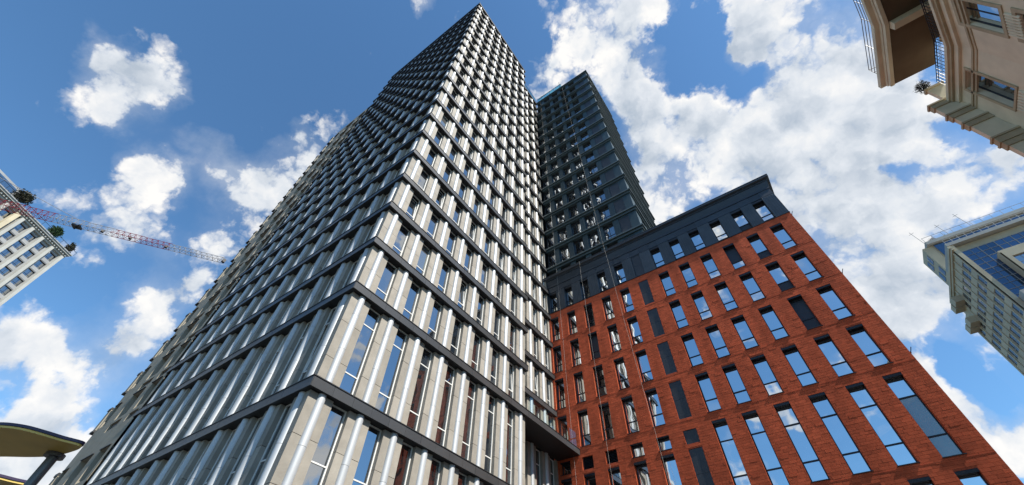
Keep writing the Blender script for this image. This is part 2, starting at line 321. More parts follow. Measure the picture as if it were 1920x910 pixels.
# ------------------------------------------------------------------ stone tower
BAY = 1.855
T = [0.0, 9.89, 14.79] + [18.09 + 3.3*k for k in range(20)] + [83.6]
BH = 0.40
tower = thing('stone_tower', (0, 0, 0), 'tall pale stone tower with silver half round fins and dark floor bands', 'tower')
core = MB()
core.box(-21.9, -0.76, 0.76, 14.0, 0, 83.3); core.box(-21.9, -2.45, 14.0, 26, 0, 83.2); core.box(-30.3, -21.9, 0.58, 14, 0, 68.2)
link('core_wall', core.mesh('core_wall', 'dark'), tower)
pan = Pool('stone_panel', tower, ['stone']); finp = Pool('half_round_fin', tower, ['fin']); winp = Pool('window', tower, ['white', 'glass']); bel = Pool('belt_panel', tower, ['belt'])
def fin_mb(h, r=0.168):
    mb = MB(); n = 10
    for z in (0, h):
        for k in range(n+1):
            t = math.pi*k/n; mb.v.append((-r*math.cos(t), -r*.80*math.sin(t), z))
    for k in range(n):
        mb.f.append((k, k+1, n+2+k, n+1+k)); mb.m.append(0); mb.smooth.append(True)
    mb.v += mb.v[:2*n+2]; c0 = 2*n+2
    mb.f.append(tuple(c0+k for k in range(n+1))); mb.f.append(tuple(c0+k for k in reversed(range(n+1, 2*n+2)))); mb.m += [0, 0]; mb.smooth += [False, False]
    return mb
def jointed_fin(h):
    cut = [0, h] if h < 2 else ([0, h*.46, h] if h < 4 else ([0, h*.36, h*.76, h] if h < 6 else [h*q/5 for q in range(6)]))
    mb = MB()
    for a, b in zip(cut, cut[1:]): mb.add(fin_mb(b-a-.010), Matrix.Translation((0, 0, a+.005)))
    return mb
def tilted_sash(w, h, z0, ang):
    """inward-tilted opening sash: white frame with its glass"""
    mb = MB(); t = .045; f = MB()
    f.box(0, t, 0, .05, 0, h); f.box(w-t, w, 0, .05, 0, h); f.box(t, w-t, 0, .05, 0, t); f.box(t, w-t, 0, .05, h-t, h)
    n = len(f.f); f.box(t-.005, w-t+.005, .02, .032, t-.005, h-t+.005, 1)
    mb.add(f, Matrix.Translation((.055, .475, z0)) @ Matrix.Rotation(-ang, 4, 'X')); return mb
def window_kind(w, h, tall, opened):
    trans = (h*.22, h*.78) if tall else (h*.30,)
    if not opened:
        return frame_mb(w, h, .44, .51, .055, trans), panes(w, h, .47, .05, trans)
    fr = frame_mb(w, h, .44, .51, .055, trans); z0 = trans[0]+.03; z1 = (trans[1] if tall else h-.055)-.03
    fr.add(tilted_sash(w-.11, z1-z0, z0, math.asin(.16/(z1-z0))))
    ps = panes(w, h, .47, .05, trans); k = 1
    return fr, [p for i, p in enumerate(ps) if i != k]
def blinded(ps):
    q = len(ps)-1; return [p if i != q else (p[0], p[1]+('b',), p[2], 'blind', p[4]) for i, p in enumerate(ps)]
def tower_face(rz, off, cents, u_lo, u_hi, lv, ends, first=None, last=None, first_lo=None):
    """one facade: piers of stone blocks carrying a fin, windows between, a panelled belt over every floor"""
    c_, s_ = math.cos(rz), math.sin(rz)
    def at(u, y, z): return (off[0] + c_*u - s_*y, off[1] + s_*u + c_*y, z)
    hw = .53
    for i in range(len(lv)-1):
        zb, zt = lv[i]+.036, lv[i+1]-BH-.004; h = zt-zb; tall = h > 4
        rows = 6 if h > 6 else (3 if h > 4 else 2)
        cuts = [0] + ([h*.24, h*.64] if rows == 3 else ([h*.46] if rows == 2 else [h*q/6 for q in range(1, 6)])) + [h]
        for c in cents:
            lo, hi = c-hw, c+hw
            if first_lo is not None and abs(lo-first_lo[0]) < .1: lo = first_lo[1]
            if first_lo is not None and abs(hi-first_lo[0]) < .1: hi = first_lo[1]
            for a, b in ((lo, c-.002), (c+.002, hi)):
                for q0, q1 in zip(cuts, cuts[1:]):
                    w_, h_ = round(b-a-.002, 3), round(q1-q0-.018, 3)
                    j = random.uniform(-.003, .003)
                    pan.add((w_, h_), (lambda w_=w_, h_=h_: MB().box(0, w_, .24, .62, 0, h_)), at(a+.001, j, zb+q0+.009), rz)
            finp.add(round(h, 3), lambda h=h: jointed_fin(h), at(c, .24, zb+.005), rz)
        edges = [c+s*hw for c in cents for s in (-1, 1)]; edges = sorted(edges)
        if first: edges = list(first) + edges
        if last: edges = edges + list(last)
        gaps = [(edges[k], edges[k+1]) for k in range(1, len(edges)-1, 2)]
        if ends: gaps += ends
        for a, b in gaps:
            w_ = round(b-a, 3); opened = random.random() < .14
            key = (w_, round(h, 3), opened)
            if key not in WK: WK[key] = window_kind(w_, h, tall, opened)
            fr, ps = WK[key]
            winp.add(key, fr, at(a, 0, zb), rz, blinded(ps) if random.random() < .10 else ps)
WK = {}
def belts(rz, off, u_lo, u_hi, lv, core_lo, core_hi, cap_lo, cap_hi, p_lo, p_hi, depth=.77):
    c_, s_ = math.cos(rz), math.sin(rz)
    def at(u, y, z): return (off[0] + c_*u - s_*y, off[1] + s_*u + c_*y, z)
    for zt in lv[1:]:
        mb = MB().box(core_lo, core_hi, .022, depth, zt-BH+.005, zt-.006, 1); mb.box(cap_lo, cap_hi, -.028, .30, zt-.003, zt+.033, 1)
        o = link('belt', mb.mesh('belt', ['belt', 'cap']), tower, (off[0], off[1], 0), rz)
        n = max(1, round((p_hi-p_lo)/(BAY/2))); w_ = (p_hi-p_lo)/n
        for k in range(n):
            ww = round(w_-.009, 3)
            bel.add(ww, (lambda ww=ww: MB().box(0, ww, 0, .02, -BH, -.005)), at(p_lo+k*w_+.0045, random.uniform(-.002, .002), zt), rz)
RC = [0.74 + BAY*i for i in range(8)]
LC = [-0.74 - 1.88*i for i in range(12)]
tower_face(Q90, (0, 0), RC, 0.2, 14.3, T, None)
tower_face(0, (0, 0), LC[::-1], -22, 0, T, None, first_lo=(-0.19, -0.627))
belts(Q90, (0, 0), 0, 14.35, T, .022, 14.34, .303, 14.36, .024, 14.345)
belts(0, (0, 0), -22.2, 0, T, -22.2, -.775, -22.22, .028, -22.2, -.001)
TS = [T[0], T[1], T[2]] + T[3:]
SC = [15.69, 17.545, 19.40]
tower_face(Q90, (-1.67, 0), SC, 14.4, 21, TS, [(19.93, 20.70)])
for i in range(len(TS)-1):
    zb, zt = TS[i]+.036, TS[i+1]-BH-.004
    for a, b in ((20.705, 20.97), (14.40, 15.155)):
        pan.add((round(b-a,3), round(zt-zb,3), 'e'), (lambda a=a, b=b, zb=zb, zt=zt: MB().box(0, b-a, .24, .62, 0, zt-zb)), (-1.67, a, zb), Q90)
belts(Q90, (-1.67, 0), 14.36, 20.97, TS[:2]+TS[3:], 14.37, 20.96, 14.37, 20.97, 14.375, 20.965)
# corner terrace over the entrance with its glass balustrade
mb = MB().box(14.37, 20.99, .022, 1.9, 14.79-BH+.005, 14.784, 0); mb.box(14.365, 20.99, -.028, .30, 14.787, 14.823, 1)
link('terrace_slab', mb.mesh('terrace_slab', ['cap', 'cap']), tower, (0, 0, 0), Q90)
for k in range(7):
    w_ = 6.62/7; bel.add(round(w_-.009, 3), (lambda w_=w_: MB().box(0, w_-.009, 0, .02, -BH, -.005)), (0, 14.365+k*w_+.0045, 14.79), Q90)
for k in range(4):
    w_ = 6.55/4
    link('glass_panel', MB().box(0, w_-.03, .06, .078, 0, 1.12).mesh('glass_panel', 'clear'), tower, (0, 14.40+k*w_, 14.83), Q90)
for p in (pan, finp, winp, bel): p.flush()
# the plain stone bay at the tower's far end: deep framed windows, corner bays that jut out
FL = [z for z in T[1:] if z < 66]
rects = []
for z in [FL[0]-8.2, FL[0]-4.9, *FL]:
    hh = 3.3
    for a, b in ((-27.4, -25.4), (-24.3, -22.75)):
        rects += [(a, b, z+.80, z+2.85), (a, b, z-.12, z+.50)]
    rects += [(-30.35, -29.3, z+.95, z+2.75)]
mb = wall(-30.7, -22.2, 0, 68.9, rects, .10, .46)
mb.box(-30.7, -30.4, .105, 12, 0, 68.88); mb.box(-30.68, -22.25, .11, 13, 68.4, 68.87)
link('end_wall', mb.mesh('end_wall', 'tan'), tower)
for r in rects:
    w_, h_ = r[1]-r[0], r[3]-r[2]
    if h_ > 1:
        fr = frame_mb(w_-.01, h_-.01, .44, .50, .06, (), (w_/2,))
        o = link('window', fr.mesh('window', 'dframe'), tower, (r[0]+.005, 0, r[2]+.005))
        for (kn, kk, kmb, km, kl) in panes(w_, h_, .46, .06, (), (w_/2,)):
            if kk not in KC: KC[kk] = kmb().mesh(kn, km)
            link('pane', KC[kk], o, kl)
        link('hood', MB().box(-.06, w_+.06, .02, .10, h_, h_+.07).mesh('hood', 'cap'), o)
    else:
        link('spandrel_panel', MB().box(.004, w_-.004, .24, .26, .004, h_-.004).mesh('spandrel_panel', 'belt'), tower, (r[0], 0, r[2]))
for z in FL:
    mb = MB(); mb.box(-31.42, -30.705, -.04, 3.2, z+.75, z+.92, 0); mb.box(-31.42, -30.705, -.04, 3.2, z+2.55, z+2.75, 0); mb.box(-31.36, -30.705, .02, 3.1, z+.92, z+2.55, 1)
    link('corner_bay', mb.mesh('corner_bay', ['cap', 'tan']), tower)
# roof glass screens
for k in range(5):
    w_ = 6.6/5; link('roof_screen', MB().box(0, w_-.04, .25, .27, 0, 2.7).mesh('roof_screen', 'screen'), tower, (-1.67, 14.4+k*w_, 83.66), Q90)
link('screen_rail', MB().box(14.4, 20.9, .22, .30, 86.37, 86.45).mesh('screen_rail', 'pole'), tower, (-1.67, 0, 0), Q90)

# ------------------------------------------------------------------ petrol coloured tower
bt = thing('dark_tower', (4, 26, 0), 'dark petrol panelled tower rising behind the red brick building', 'tower')
BO = Vector((4, 26, 0))
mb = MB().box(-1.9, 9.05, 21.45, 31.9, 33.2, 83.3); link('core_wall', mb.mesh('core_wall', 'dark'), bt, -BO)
bpan = Pool('cladding_panel', bt, ['teal']); bwin = Pool('window', bt, ['dframe']); bblank = Pool('blank_panel', bt, ['blank'])
BT = [33.2] + [z for z in T if z > 34]
def dark_face(rz, off, u0, u1, wins, blanks):
    c_, s_ = math.cos(rz), math.sin(rz)
    def at(u, y, z): return (off[0] + c_*u - s_*y, off[1] + s_*u + c_*y, z)
    for i in range(len(BT)-1):
        zb, zt = BT[i]+.02, BT[i+1]-.46; h = round(zt-zb, 3)
        us = [u0] + [q for w in sorted(wins+blanks) for q in w] + [u1]
        for a, b in zip(us[0::2], us[1::2]):
            if b-a > .03:
                w_ = round(b-a-.008, 3); bpan.add((w_, h), (lambda w_=w_, h=h: MB().box(0, w_, 0, .42, 0, h)), at(a+.004, 0, zb), rz)
        for a, b in wins:
            w_ = round(b-a, 3)
            bpan.add((w_, 's'), (lambda w_=w_: MB().box(.002, w_-.002, .10, .40, 0, .34)), at(a, 0, zb), rz)
            tr = ((h-.35)*.27,); mu = (w_*.5,)
            key = (w_, h); fr = (lambda w_=w_, h=h, tr=tr, mu=mu: frame_mb(w_, h-.35, .26, .34, .055, tr, mu, .12, .05))
            bwin.add(key, fr, at(a, 0, zb+.345), rz, panes(w_, h-.35, .30, .055, tr, mu, .12))
        for a, b in blanks:
            w_ = round(b-a, 3)
            bblank.add((w_, h), (lambda w_=w_, h=h: MB().box(.01, w_-.01, .05, .40, .25, h-.25)), at(a, 0, zb), rz)
            bpan.add((w_, 'b'), (lambda w_=w_: MB().box(.002, w_-.002, .025, .40, 0, .245)), at(a, 0, zb), rz)
            bpan.add((w_, 't'), (lambda w_=w_: MB().box(.002, w_-.002, .025, .40, 0, .245)), at(a, 0, zt-.245), rz)
    for zt in BT[1:]:
        mb = MB().box(u0-.0, u1+(.13 if rz == 0 else 0), -.13, .42, zt-.46, zt-.16, 0); mb.box(u0, u1+(.28 if rz == 0 else 0), -.30, .42, zt-.17, zt+.015, 1)
        link('belt', mb.mesh('belt', ['tealbelt', 'tealbelt']), bt, Vector((off[0], off[1], 0))-BO, rz)
cs = [-1.30 + 1.852*i for i in range(6)]
dark_face(0, (0, 21.0), -1.68, 9.45, [(max(c-.61, -1.66), c+.61) for c in cs[:5]], [(cs[5]-.55, cs[5]+.6)])
dark_face(Q90, (9.45, 0), 21.43, 32.0, [(22.3+1.75*i, 23.4+1.75*i) for i in range(5)], [])
for p in (bpan, bwin, bblank): p.flush()
for k in range(4):
    w_ = 5.6/4; link('roof_screen', MB().box(0, w_-.04, 0, .02, 0, 2.7).mesh('roof_screen', 'screen'), bt, Vector((-1.6+k*w_, 21.15, 83.66))-BO)
link('roof_screen', MB().box(0, .02, 0, 5, 0, 2.7).mesh('roof_screen', 'screen'), bt, Vector((4.0, 21.15, 83.66))-BO)
mb = MB().box(-1.6, 4.02, 21.12, 21.2, 86.37, 86.45)
for x in (-1.6, 1.2, 3.98): mb.box(x, x+.06, 21.2, 21.26, 83.62, 86.37)
link('screen_rail', mb.mesh('screen_rail', 'pole'), bt, -BO)
link('roof_mast', MB().tube((3.4, 22.0, 83.5), (3.4, 22.0, 90.5), .06).mesh('roof_mast', 'iron'), bt, -BO)
link('roof_mast', MB().tube((-0.9, 21.6, 83.5), (-0.9, 21.6, 88.4), .05).tube((-1.5, 21.6, 87.2), (1.2, 21.6, 87.9), .05).mesh('roof_mast', 'iron'), bt, -BO)

# ------------------------------------------------------------------ red brick building
RO = Vector((9.4, 28, 0))
red = thing('brick_building', RO, 'red brick building with slate coloured attic storey and cornice', 'building')
CW = 0.86; CL = [-1.73 + 1.852*i for i in range(12)]
CL = [-1.73, 0.10, 1.93, 3.82, 5.68, 7.50, 9.39, 11.22, 13.07, 14.96, 16.86, 18.64]
rows = [Z(23.37), Z(20.04), Z(16.71), Z(13.37)]; HW = 2.68
ops = []   # (u0,u1,z0,z1,kind)
for i, u in enumerate(CL):
    for j, z in enumerate(rows):
        k = 'blank' if i == 5 else 'win'
        if (i, j) in ((10, 0), (10, 1)): k = 'lowdark'
        if (i, j) in ((9, 0),): k = 'topopen'
        if (i, j) in ((10, 2), (2, 1)): k = 'dark'
        if (i, j) in ((2, 0), (2, 2), (0, 1)): k = 'dim'
        if i == 0 and j == 3: k = 'win'
        ops.append((u, u+CW, z, z+HW, k))
    if i >= 6:
        kk = 'curtall' if i == 11 else 'tall'; ops += [(u, u+CW, Z(8.57), Z(12.78), kk), (u, u+CW, Z(4.0), Z(7.95), kk)]
    else:
        ops += [(u, u+CW, Z(11.78), Z(12.66), 'blank' if i == 5 else ('louvre' if i in (1, 2) else 'small'))]
        ops += [(u, u+CW, Z(8.57), Z(11.48), 'blank' if i == 5 else 'win'), (u, u+CW, Z(4.0), Z(7.95), 'blank' if i == 5 else 'tall')]
ZB = Z(26.72); U0, U1 = -2.2, 20.47
back = wall(U0, U1, 0, ZB, ops, .014, .408, 0, 1)
back.quad((U1,.014,0),(U1,13,0),(U1,13,ZB),(U1,.014,ZB), 0)
link('wall', back.mesh('wall', ['mortar', 'jamb']), red, Vector((0, 21, 0))-RO)
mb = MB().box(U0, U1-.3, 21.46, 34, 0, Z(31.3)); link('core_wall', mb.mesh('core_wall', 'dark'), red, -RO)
bri = Pool('brick', red, ['brick'])
CH, BLN = 0.153, 0.41
def brick_mb(w): return MB().box(0, w, 0, .03, 0, CH-.009)
def corner_brick(w): return MB().box(0, w, 0, .20, 0, CH-.009)
nc = int(ZB/CH)
for c in range(int(4.6/CH), nc):
    z = c*CH; zc = z+CH/2; cuts = sorted((o[0], o[1]) for o in ops if o[2]-.03 < zc < o[3]+.03)
    segs = []; x = U0
    for a, b in cuts: segs.append((x, a)); x = b
    segs.append((x, U1))
    ph = (c % 2)*BLN/2 + (.1 if c % 3 == 0 else 0)
    for a, b in segs:
        if b-a < .04: continue
        k = math.floor((a-ph)/BLN); x = a
        while x < b-.03:
            e = min(b, ph+(k+1)*BLN); k += 1
            if e-x < .05:
                x = e; continue
            w = round(e-x-.010, 2)
            bri.add((w, 'c') if e > U1-.01 else w, (lambda w=w, cb=(e > U1-.01): corner_brick(w) if cb else brick_mb(w)), (x+.005, 21.004+random.uniform(-.002, .002) - (.007 if random.random() < .035 else 0), z+.0045)); x = e
bri.flush()
def red_window(w, h, kind, j):
    tr = {'tall': (h*.245, h*.72), 'curtall': (h*.245, h*.72), 'small': (), 'louvre': (), 'blank': (h*.45,) if h > 2.8 else ()}.get(kind, (h*.335,))
    if kind == 'blank':
        mb = MB().box(.012, w-.012, .05, .08, .012, h*.5-.006 if h > 1.5 else h-.012)
        if h > 1.5: mb.box(.012, w-.012, .05, .08, h*.5+.006, h-.012)
        return 'blank_panel', mb, 'blank', []
    if kind == 'louvre':
        mb = frame_mb(w, h, .20, .30, .05)
        for k in range(8): mb.quad((.05, .22, .07+k*.1), (w-.05, .22, .07+k*.1), (w-.05, .29, .15+k*.1), (.05, .29, .15+k*.1))
        mb.box(.05, w-.05, .31, .32, .05, h-.05)
        return 'louvre', mb, 'dframe', []
    hd = .10 if kind in ('tall', 'curtall') else (.12 if kind == 'small' else .20)
    mb = frame_mb(w, h, .32, .41, .06, tr, (), hd, .075)
    mb.box(-.03, w+.03, -.035, .33, -.035, -.002)
    mb.box(.002, w-.002, .03, .32, h-(.15 if h > 2 else .08), h-.002)
    ps = panes(w, h, .36, .06, tr, (), hd, 'mirror', .075)
    if kind == 'lowdark': ps[0] = ('pane', ps[0][1]+('d',), ps[0][2], 'blank', ps[0][4])
    if kind == 'topopen': ps[1] = ('pane', ps[1][1]+('d',), ps[1][2], 'dark', ps[1][4])
    if kind == 'dim': ps = [('pane', p[1]+('g',), p[2], 'glass', p[4]) for p in ps]
    if kind == 'curtall': ps = [('pane', p[1]+('u',), p[2], 'curtain' if q < 2 else 'mirror', p[4]) for q, p in enumerate(ps)]
    if kind == 'dark': ps = [('pane', p[1]+('d',), p[2], 'blank', p[4]) for p in ps]
    return 'window', mb, 'dframe', ps
RW = {}
for (a, b, c, d, k) in ops:
    key = (round(b-a,3), round(d-c,3), k)
    if key not in RW:
        nm, mb, mt_, ps = red_window(b-a, d-c, k, 0); RW[key] = (nm, mb.mesh(nm, mt_), ps)
    nm, me, ps = RW[key]
    o = link(nm, me, red, Vector((a, 21, c))-RO)
    for (kn, kk, kmb, km, kl) in ps:
        if kk not in KC: KC[kk] = kmb().mesh(kn, km)
        q = link('pane', KC[kk], o, kl); q.rotation_euler = (random.uniform(-1, 1)*R(.7), 0, random.uniform(-1, 1)*R(.7))
for z in rows + [Z(8.57)]:
    link('movement_joint', MB().box(U0, U1, -.004, .02, z-.16, z-.142).mesh('movement_joint', 'mortar'), red, Vector((0, 21, 0))-RO)
# attic storey
ZA0, ZA1, ZF = ZB, Z(29.42), Z(30.15)
aops = [(u, u+CW, Z(26.84), Z(29.34)) for i, u in enumerate(CL)]
mb = wall(U0, U1, ZA0+.003, ZA1, aops, .03, .36); link('attic_wall', mb.mesh('attic_wall', 'attic'), red, Vector((0, 21, 0))-RO)
for i, (a, b, c, d) in enumerate(aops):
    nm, mb, mt_, ps = red_window(b-a, d-c, 'blank' if i == 5 else ('lowdark' if i == 10 else 'win'), 0)
    o = link(nm, mb.mesh(nm, mt_), red, Vector((a, 21, c))-RO)
    for (kn, kk, kmb, km, kl) in ps:
        if kk not in KC: KC[kk] = kmb().mesh(kn, km)
        q = link('pane', KC[kk], o, kl); q.rotation_euler = (random.uniform(-1, 1)*R(.7), 0, random.uniform(-1, 1)*R(.7))
    # seamed panel to the right of the window
    x0 = b+.01; x1 = (CL[i+1] if i < 11 else U1)-.01; n = 5
    mb = MB().box(0, x1-x0, -.03, .025, -.03, ZA1-ZA0-.02)
    for k in range(n+1): mb.box((x1-x0-.02)*k/n, (x1-x0-.02)*k/n+.02, -.055, -.028, -.02, ZA1-ZA0-.03)
    link('seamed_panel', mb.mesh('seamed_panel', 'seam'), red, Vector((x0, 21, ZA0))-RO)
    mb = MB().box(0, b-a, -.015, .03, 0, ZF-ZA1-.02); link('frieze_panel', mb.mesh('frieze_panel', 'attic'), red, Vector((a, 21, ZA1+.01))-RO)
    mb = MB().box(0, x1-x0, -.035, .03, 0, ZF-ZA1-.02); link('frieze_panel', mb.mesh('frieze_panel', 'attic'), red, Vector((x0, 21, ZA1+.01))-RO)
prof = [(0.0, ZF), (-.07, ZF+.02), (-.07, ZF+.28), (-.20, Z(31.0)), (-.26, Z(31.02)), (-.26, Z(31.14)), (-.40, Z(31.22)), (-.46, Z(31.25)), (-.46, Z(31.46)), (-.40, Z(31.5)), (.6, Z(31.5))]
mb = MB(); n = len(prof)
for (y, z) in prof: mb.v.append((U0, y, z))
for (y, z) in prof: mb.v.append((U1-y, y, z))
for (y, z) in prof: mb.v.append((U1-y if y < .5 else U1-.6, 12, z))
for k in range(n-1):
    mb.f += [(k, n+k, n+k+1, k+1), (n+k, 2*n+k, 2*n+k+1, n+k+1)]; mb.m += [0, 0]; mb.smooth += [False]*2
link('cornice', mb.mesh('cornice', 'attic'), red, Vector((0, 21, 0))-RO)
mb = MB()
for y0, y1, z0, z1 in ((-.47, -.44, Z(31.44), Z(31.53)),): mb.box(U0, U1+.47, y0, y1, z0, z1)
link('cornice_edge', mb.mesh('cornice_edge', 'cap'), red, Vector((0, 21, 0))-RO)
link('string_course', MB().box(U0, U1+.03, -.05, .05, ZB-.03, ZB+.012).mesh('string_course', 'cap'), red, Vector((0, 21, 0))-RO)
for z in (Z(26.4), Z(19.8), Z(13.6)):
    link('cable_clamp', MB().box(0, .05, .06, .10, 0, .10).tube((.03, .08, .05), (.20, .05, .32), .02).mesh('cable_clamp', 'iron'), red, Vector((U1, 21, z))-RO)

# ------------------------------------------------------------------ facade ropes
for i, (x0, y0, z0, x1, y1, z1, lab) in enumerate((
    (-0.72, 20.78, 84.0, -0.35, 20.72, 8.0, 'pale rope hanging beside the inner corner of the stone tower'),
    (2.42, 20.45, 33.1, 2.25, 20.75, 8.0, 'pale rope hanging from the cornice left of centre'),
    (4.3, 20.75, 84.0, 5.35, 20.50, 33.0, ''))):
    mb = MB(); pts = [Vector((x0, y0, z0)).lerp(Vector((x1, y1, z1)), t/24) + Vector((random.uniform(-.02, .02), 0, 0)) for t in range(25)]
    if i == 2:
        pts += [Vector((5.35, 20.5, 33.0)).lerp(Vector((6.0, 20.72, 8.0)), t/16) + Vector((random.uniform(-.02, .02), 0, 0)) for t in range(1, 17)]
        lab = 'long pale rope running down the dark tower and across the brick wall'
    for a, b in zip(pts, pts[1:]): mb.tube(a, b, .0065, 5)
    tag(link('rope', mb.mesh('rope', 'rope')), lab, 'rope', 'ropes hanging down the facades')

# ------------------------------------------------------------------ cream apartment house, upper right
HO = Vector((29.3, 11.27, 0))
house = thing('apartment_house', HO, 'cream rendered apartment house with moulded cornice and brown balcony soffit', 'building')
R1, R2 = math.atan2(-.983, -.186), -Q90
def win_part(parent, w, h, loc, rz, fm='dframe', gm='glass', tr=(), mu=(), y0=.22, t=.06, head=0.0):
    o = link('window', frame_mb(w, h, y0, y0+.07, t, tr, mu, head).mesh('window', fm), parent, loc, rz)
    for (kn, kk, kmb, km, kl) in panes(w, h, y0+.03, t, tr, mu, head, gm):
        if kk not in KC: KC[kk] = kmb().mesh(kn, km)
        q = link('pane', KC[kk], o, kl); q.rotation_euler = (random.uniform(-1, 1)*TILT, 0, random.uniform(-1, 1)*TILT)
    return o
ZM = 25.6
def off(rz, u, y, z): return (math.cos(rz)*u - math.sin(rz)*y, math.sin(rz)*u + math.cos(rz)*y, z)
ops1 = [(1.72+3.6*k, 3.16+3.6*k, z, z+2.35) for k in range(4) for z in (22.1, 18.9, 15.7, 12.5, 9.3, 6.1)]
ops2 = [(-2.55, -1.40, z, z+2.8) for z in (21.85, 18.0, 14.2, 10.4, 6.6)]
link('wall', wall(0, 16, 0, ZM, ops1, 0, .24).mesh('wall', 'cream'), house, (0, 0, 0), R1)
link('wall', wall(-3.63, 0, 0, ZM, ops2, 0, .34).mesh('wall', 'cream'), house, (0, 0, 0), R2)
link('core_wall', MB().box(.5, 14, -14, 3.6, 0, ZM-.05).mesh('core_wall', 'cream'), house)
for (a, b, c, d) in ops1:
    win_part(house, b-a, d-c, off(R1, a, 0, c), R1, 'dframe', 'mirror', (), ((b-a)*.5,), .16)
    mb = MB()
    for (x0, x1, z0, z1) in ((a-.22, a-.02, c-.2, d+.2), (b+.02, b+.22, c-.2, d+.2), (a-.02, b+.02, d+.02, d+.2), (a-.02, b+.02, c-.2, c-.02)): mb.box(x0-a, x1-a, -.05, .02, z0-c, z1-c)
    link('window_surround', mb.mesh('window_surround', 'creamd'), house, off(R1, a, 0, c), R1)
    mb = MB()
    for k in range(8): mb.tube((.06+k*.165, -.01, -1.0), (.06+k*.165, -.01, -.28), .07, 8)
    link('fluted_panel', mb.mesh('fluted_panel', 'cream'), house, off(R1, a, 0, c), R1)
for (a, b, c, d) in ops2:
    win_part(house, b-a, d-c, off(R2, a, 0, c), R2, 'dframe', 'glass', (), (), .26)
    mb = MB()
    for (x0, x1, z0, z1) in ((-.16, -.02, -.14, d-c+.14), (b-a+.02, b-a+.16, -.14, d-c+.14), (-.02, b-a+.02, d-c+.02, d-c+.14), (-.02, b-a+.02, -.14, -.02)): mb.box(x0, x1, -.06, .02, z0, z1)
    link('window_surround', mb.mesh('window_surround', 'creamd'), house, off(R2, a, 0, c), R2)
    mb = MB()
    for k in range(7): mb.tube((.06+k*.17, -.01, -.95), (.06+k*.17, -.01, -.22), .07, 8)
    link('fluted_panel', mb.mesh('fluted_panel', 'cream'), house, off(R2, a, 0, c), R2)
# cornice, string mouldings
for rz, u0, u1, dz in ((R1, -.02, 16, 0), (R2, -3.62, .02, .004)):
    for nm, y0, z0, z1, mt_ in (('cornice', -.34, ZM-.18, ZM, 'cream'), ('cornice_band', -.26, ZM-.34, ZM-.185, 'creamd'), ('cornice_band', -.14, ZM-.62, ZM-.345, 'cream'), ('string_moulding', -.06, ZM-1.42, ZM-1.30, 'creamd'), ('string_moulding', -.04, ZM-1.62, ZM-1.54, 'creamd')):
        link(nm, MB().box(u0, u1, y0, .05, z0+dz, z1+dz).mesh(nm, mt_), house, (0, 0, 0), rz)
# end pilaster with its stacked mouldings
link('pilaster', MB().box(-3.90, -3.64, -1.0, .6, 0, ZM+.35).mesh('pilaster', 'cream'), house, (0, 0, 0), R2)
link('parapet_block', MB().box(-3.88, -3.66, -.25, .58, ZM+.355, 27.2).mesh('parapet_block', 'cream'), house, (0, 0, 0), R2)
link('parapet_cap', MB().box(-3.95, -3.58, -.32, .6, 27.204, 27.36).mesh('parapet_cap', 'creamd'), house, (0, 0, 0), R2)
for z in (25.7, 24.35, 23.25, 21.45, 21.0, 19.2, 18.6, 16.9, 16.3, 14.6, 14.0, 12.2):
    link('pilaster_band', MB().box(-3.96, -3.52, -1.13, .3, z, z+.12).box(-3.93, -3.57, -1.07, .3, z-.34, z-.004).mesh('pilaster_band', 'creamd'), house, (0, 0, 0), R2)
# roof terrace slab above with beam, stepped fascia
def slabpoly(e): return [(28.15-e, 14.3+e*.4), (28.2-e, 10.1), (27.1-e, 3.5), (24.6-e, -9), (34, -9), (34, 12.5), (30.3, 12.6), (30.25, 14.3+e*.4)]
for nm, e, z0, z1, mt_ in (('slab', 0, 28.40, 28.62, 'soffit'), ('fascia', .26, 28.625, 28.86, 'cream'), ('fascia', .50, 28.865, 29.15, 'cream')):
    link(nm, MB().prism(slabpoly(e)[::-1], z0, z1).mesh(nm, mt_), house, -HO)
link('edge_strip', MB().prism([(28.12, 14.33), (28.17, 10.1), (27.07, 3.5), (26.9, 3.53), (27.97, 10.1), (27.92, 14.33)], 28.36, 28.60).mesh('edge_strip', 'cream'), house, -HO)
link('beam', MB().box(28.2, 31.0, 10.0, 10.42, 27.95, 28.395).mesh('beam', 'cream'), house, -HO)
link('penthouse_wall', MB().box(30.5, 33.8, -8.5, 12.9, 25.58, 28.39).mesh('penthouse_wall', 'creamd'), house, -HO)
def railing(p0, p1, z0, z1, name, mtl, step, rails, ornate=False):
    p0 = Vector(p0); p1 = Vector(p1); n = max(1, int((p1-p0).length/step)); mb = MB()
    for k in range(n+1):
        q = p0.lerp(p1, k/n); mb.tube((q.x, q.y, z0), (q.x, q.y, z1), .018, 5)
        if ornate and k < n:
            q2 = p0.lerp(p1, (k+.5)/n); d = (p1-p0).normalized()*.05
            for a in range(6):
                t0, t1 = a*math.pi/3, (a+1)*math.pi/3
                mb.tube((q2.x+d.x*math.cos(t0), q2.y+d.y*math.cos(t0), z0+.45+.1*math.sin(t0)), (q2.x+d.x*math.cos(t1), q2.y+d.y*math.cos(t1), z0+.45+.1*math.sin(t1)), .010, 4)
    for z in rails: mb.tube((p0.x, p0.y, z), (p1.x, p1.y, z), .022, 5)
    link(name, mb.mesh(name, mtl), house, -HO)
railing((29.1, 14.0), (29.05, 11.3), ZM, ZM+.85, 'iron_railing', 'iron', .22, (ZM+.1, ZM+.7, ZM+.85), True)
railing((29.05, 11.3), (28.4, 7.6), ZM, ZM+.85, 'iron_railing', 'iron', .22, (ZM+.1, ZM+.7, ZM+.85), True)
railing((27.75, 13.6), (27.75, 9.9), 29.15, 30.1, 'roof_railing', 'pole', 1.25, (30.1, 29.8, 29.5))
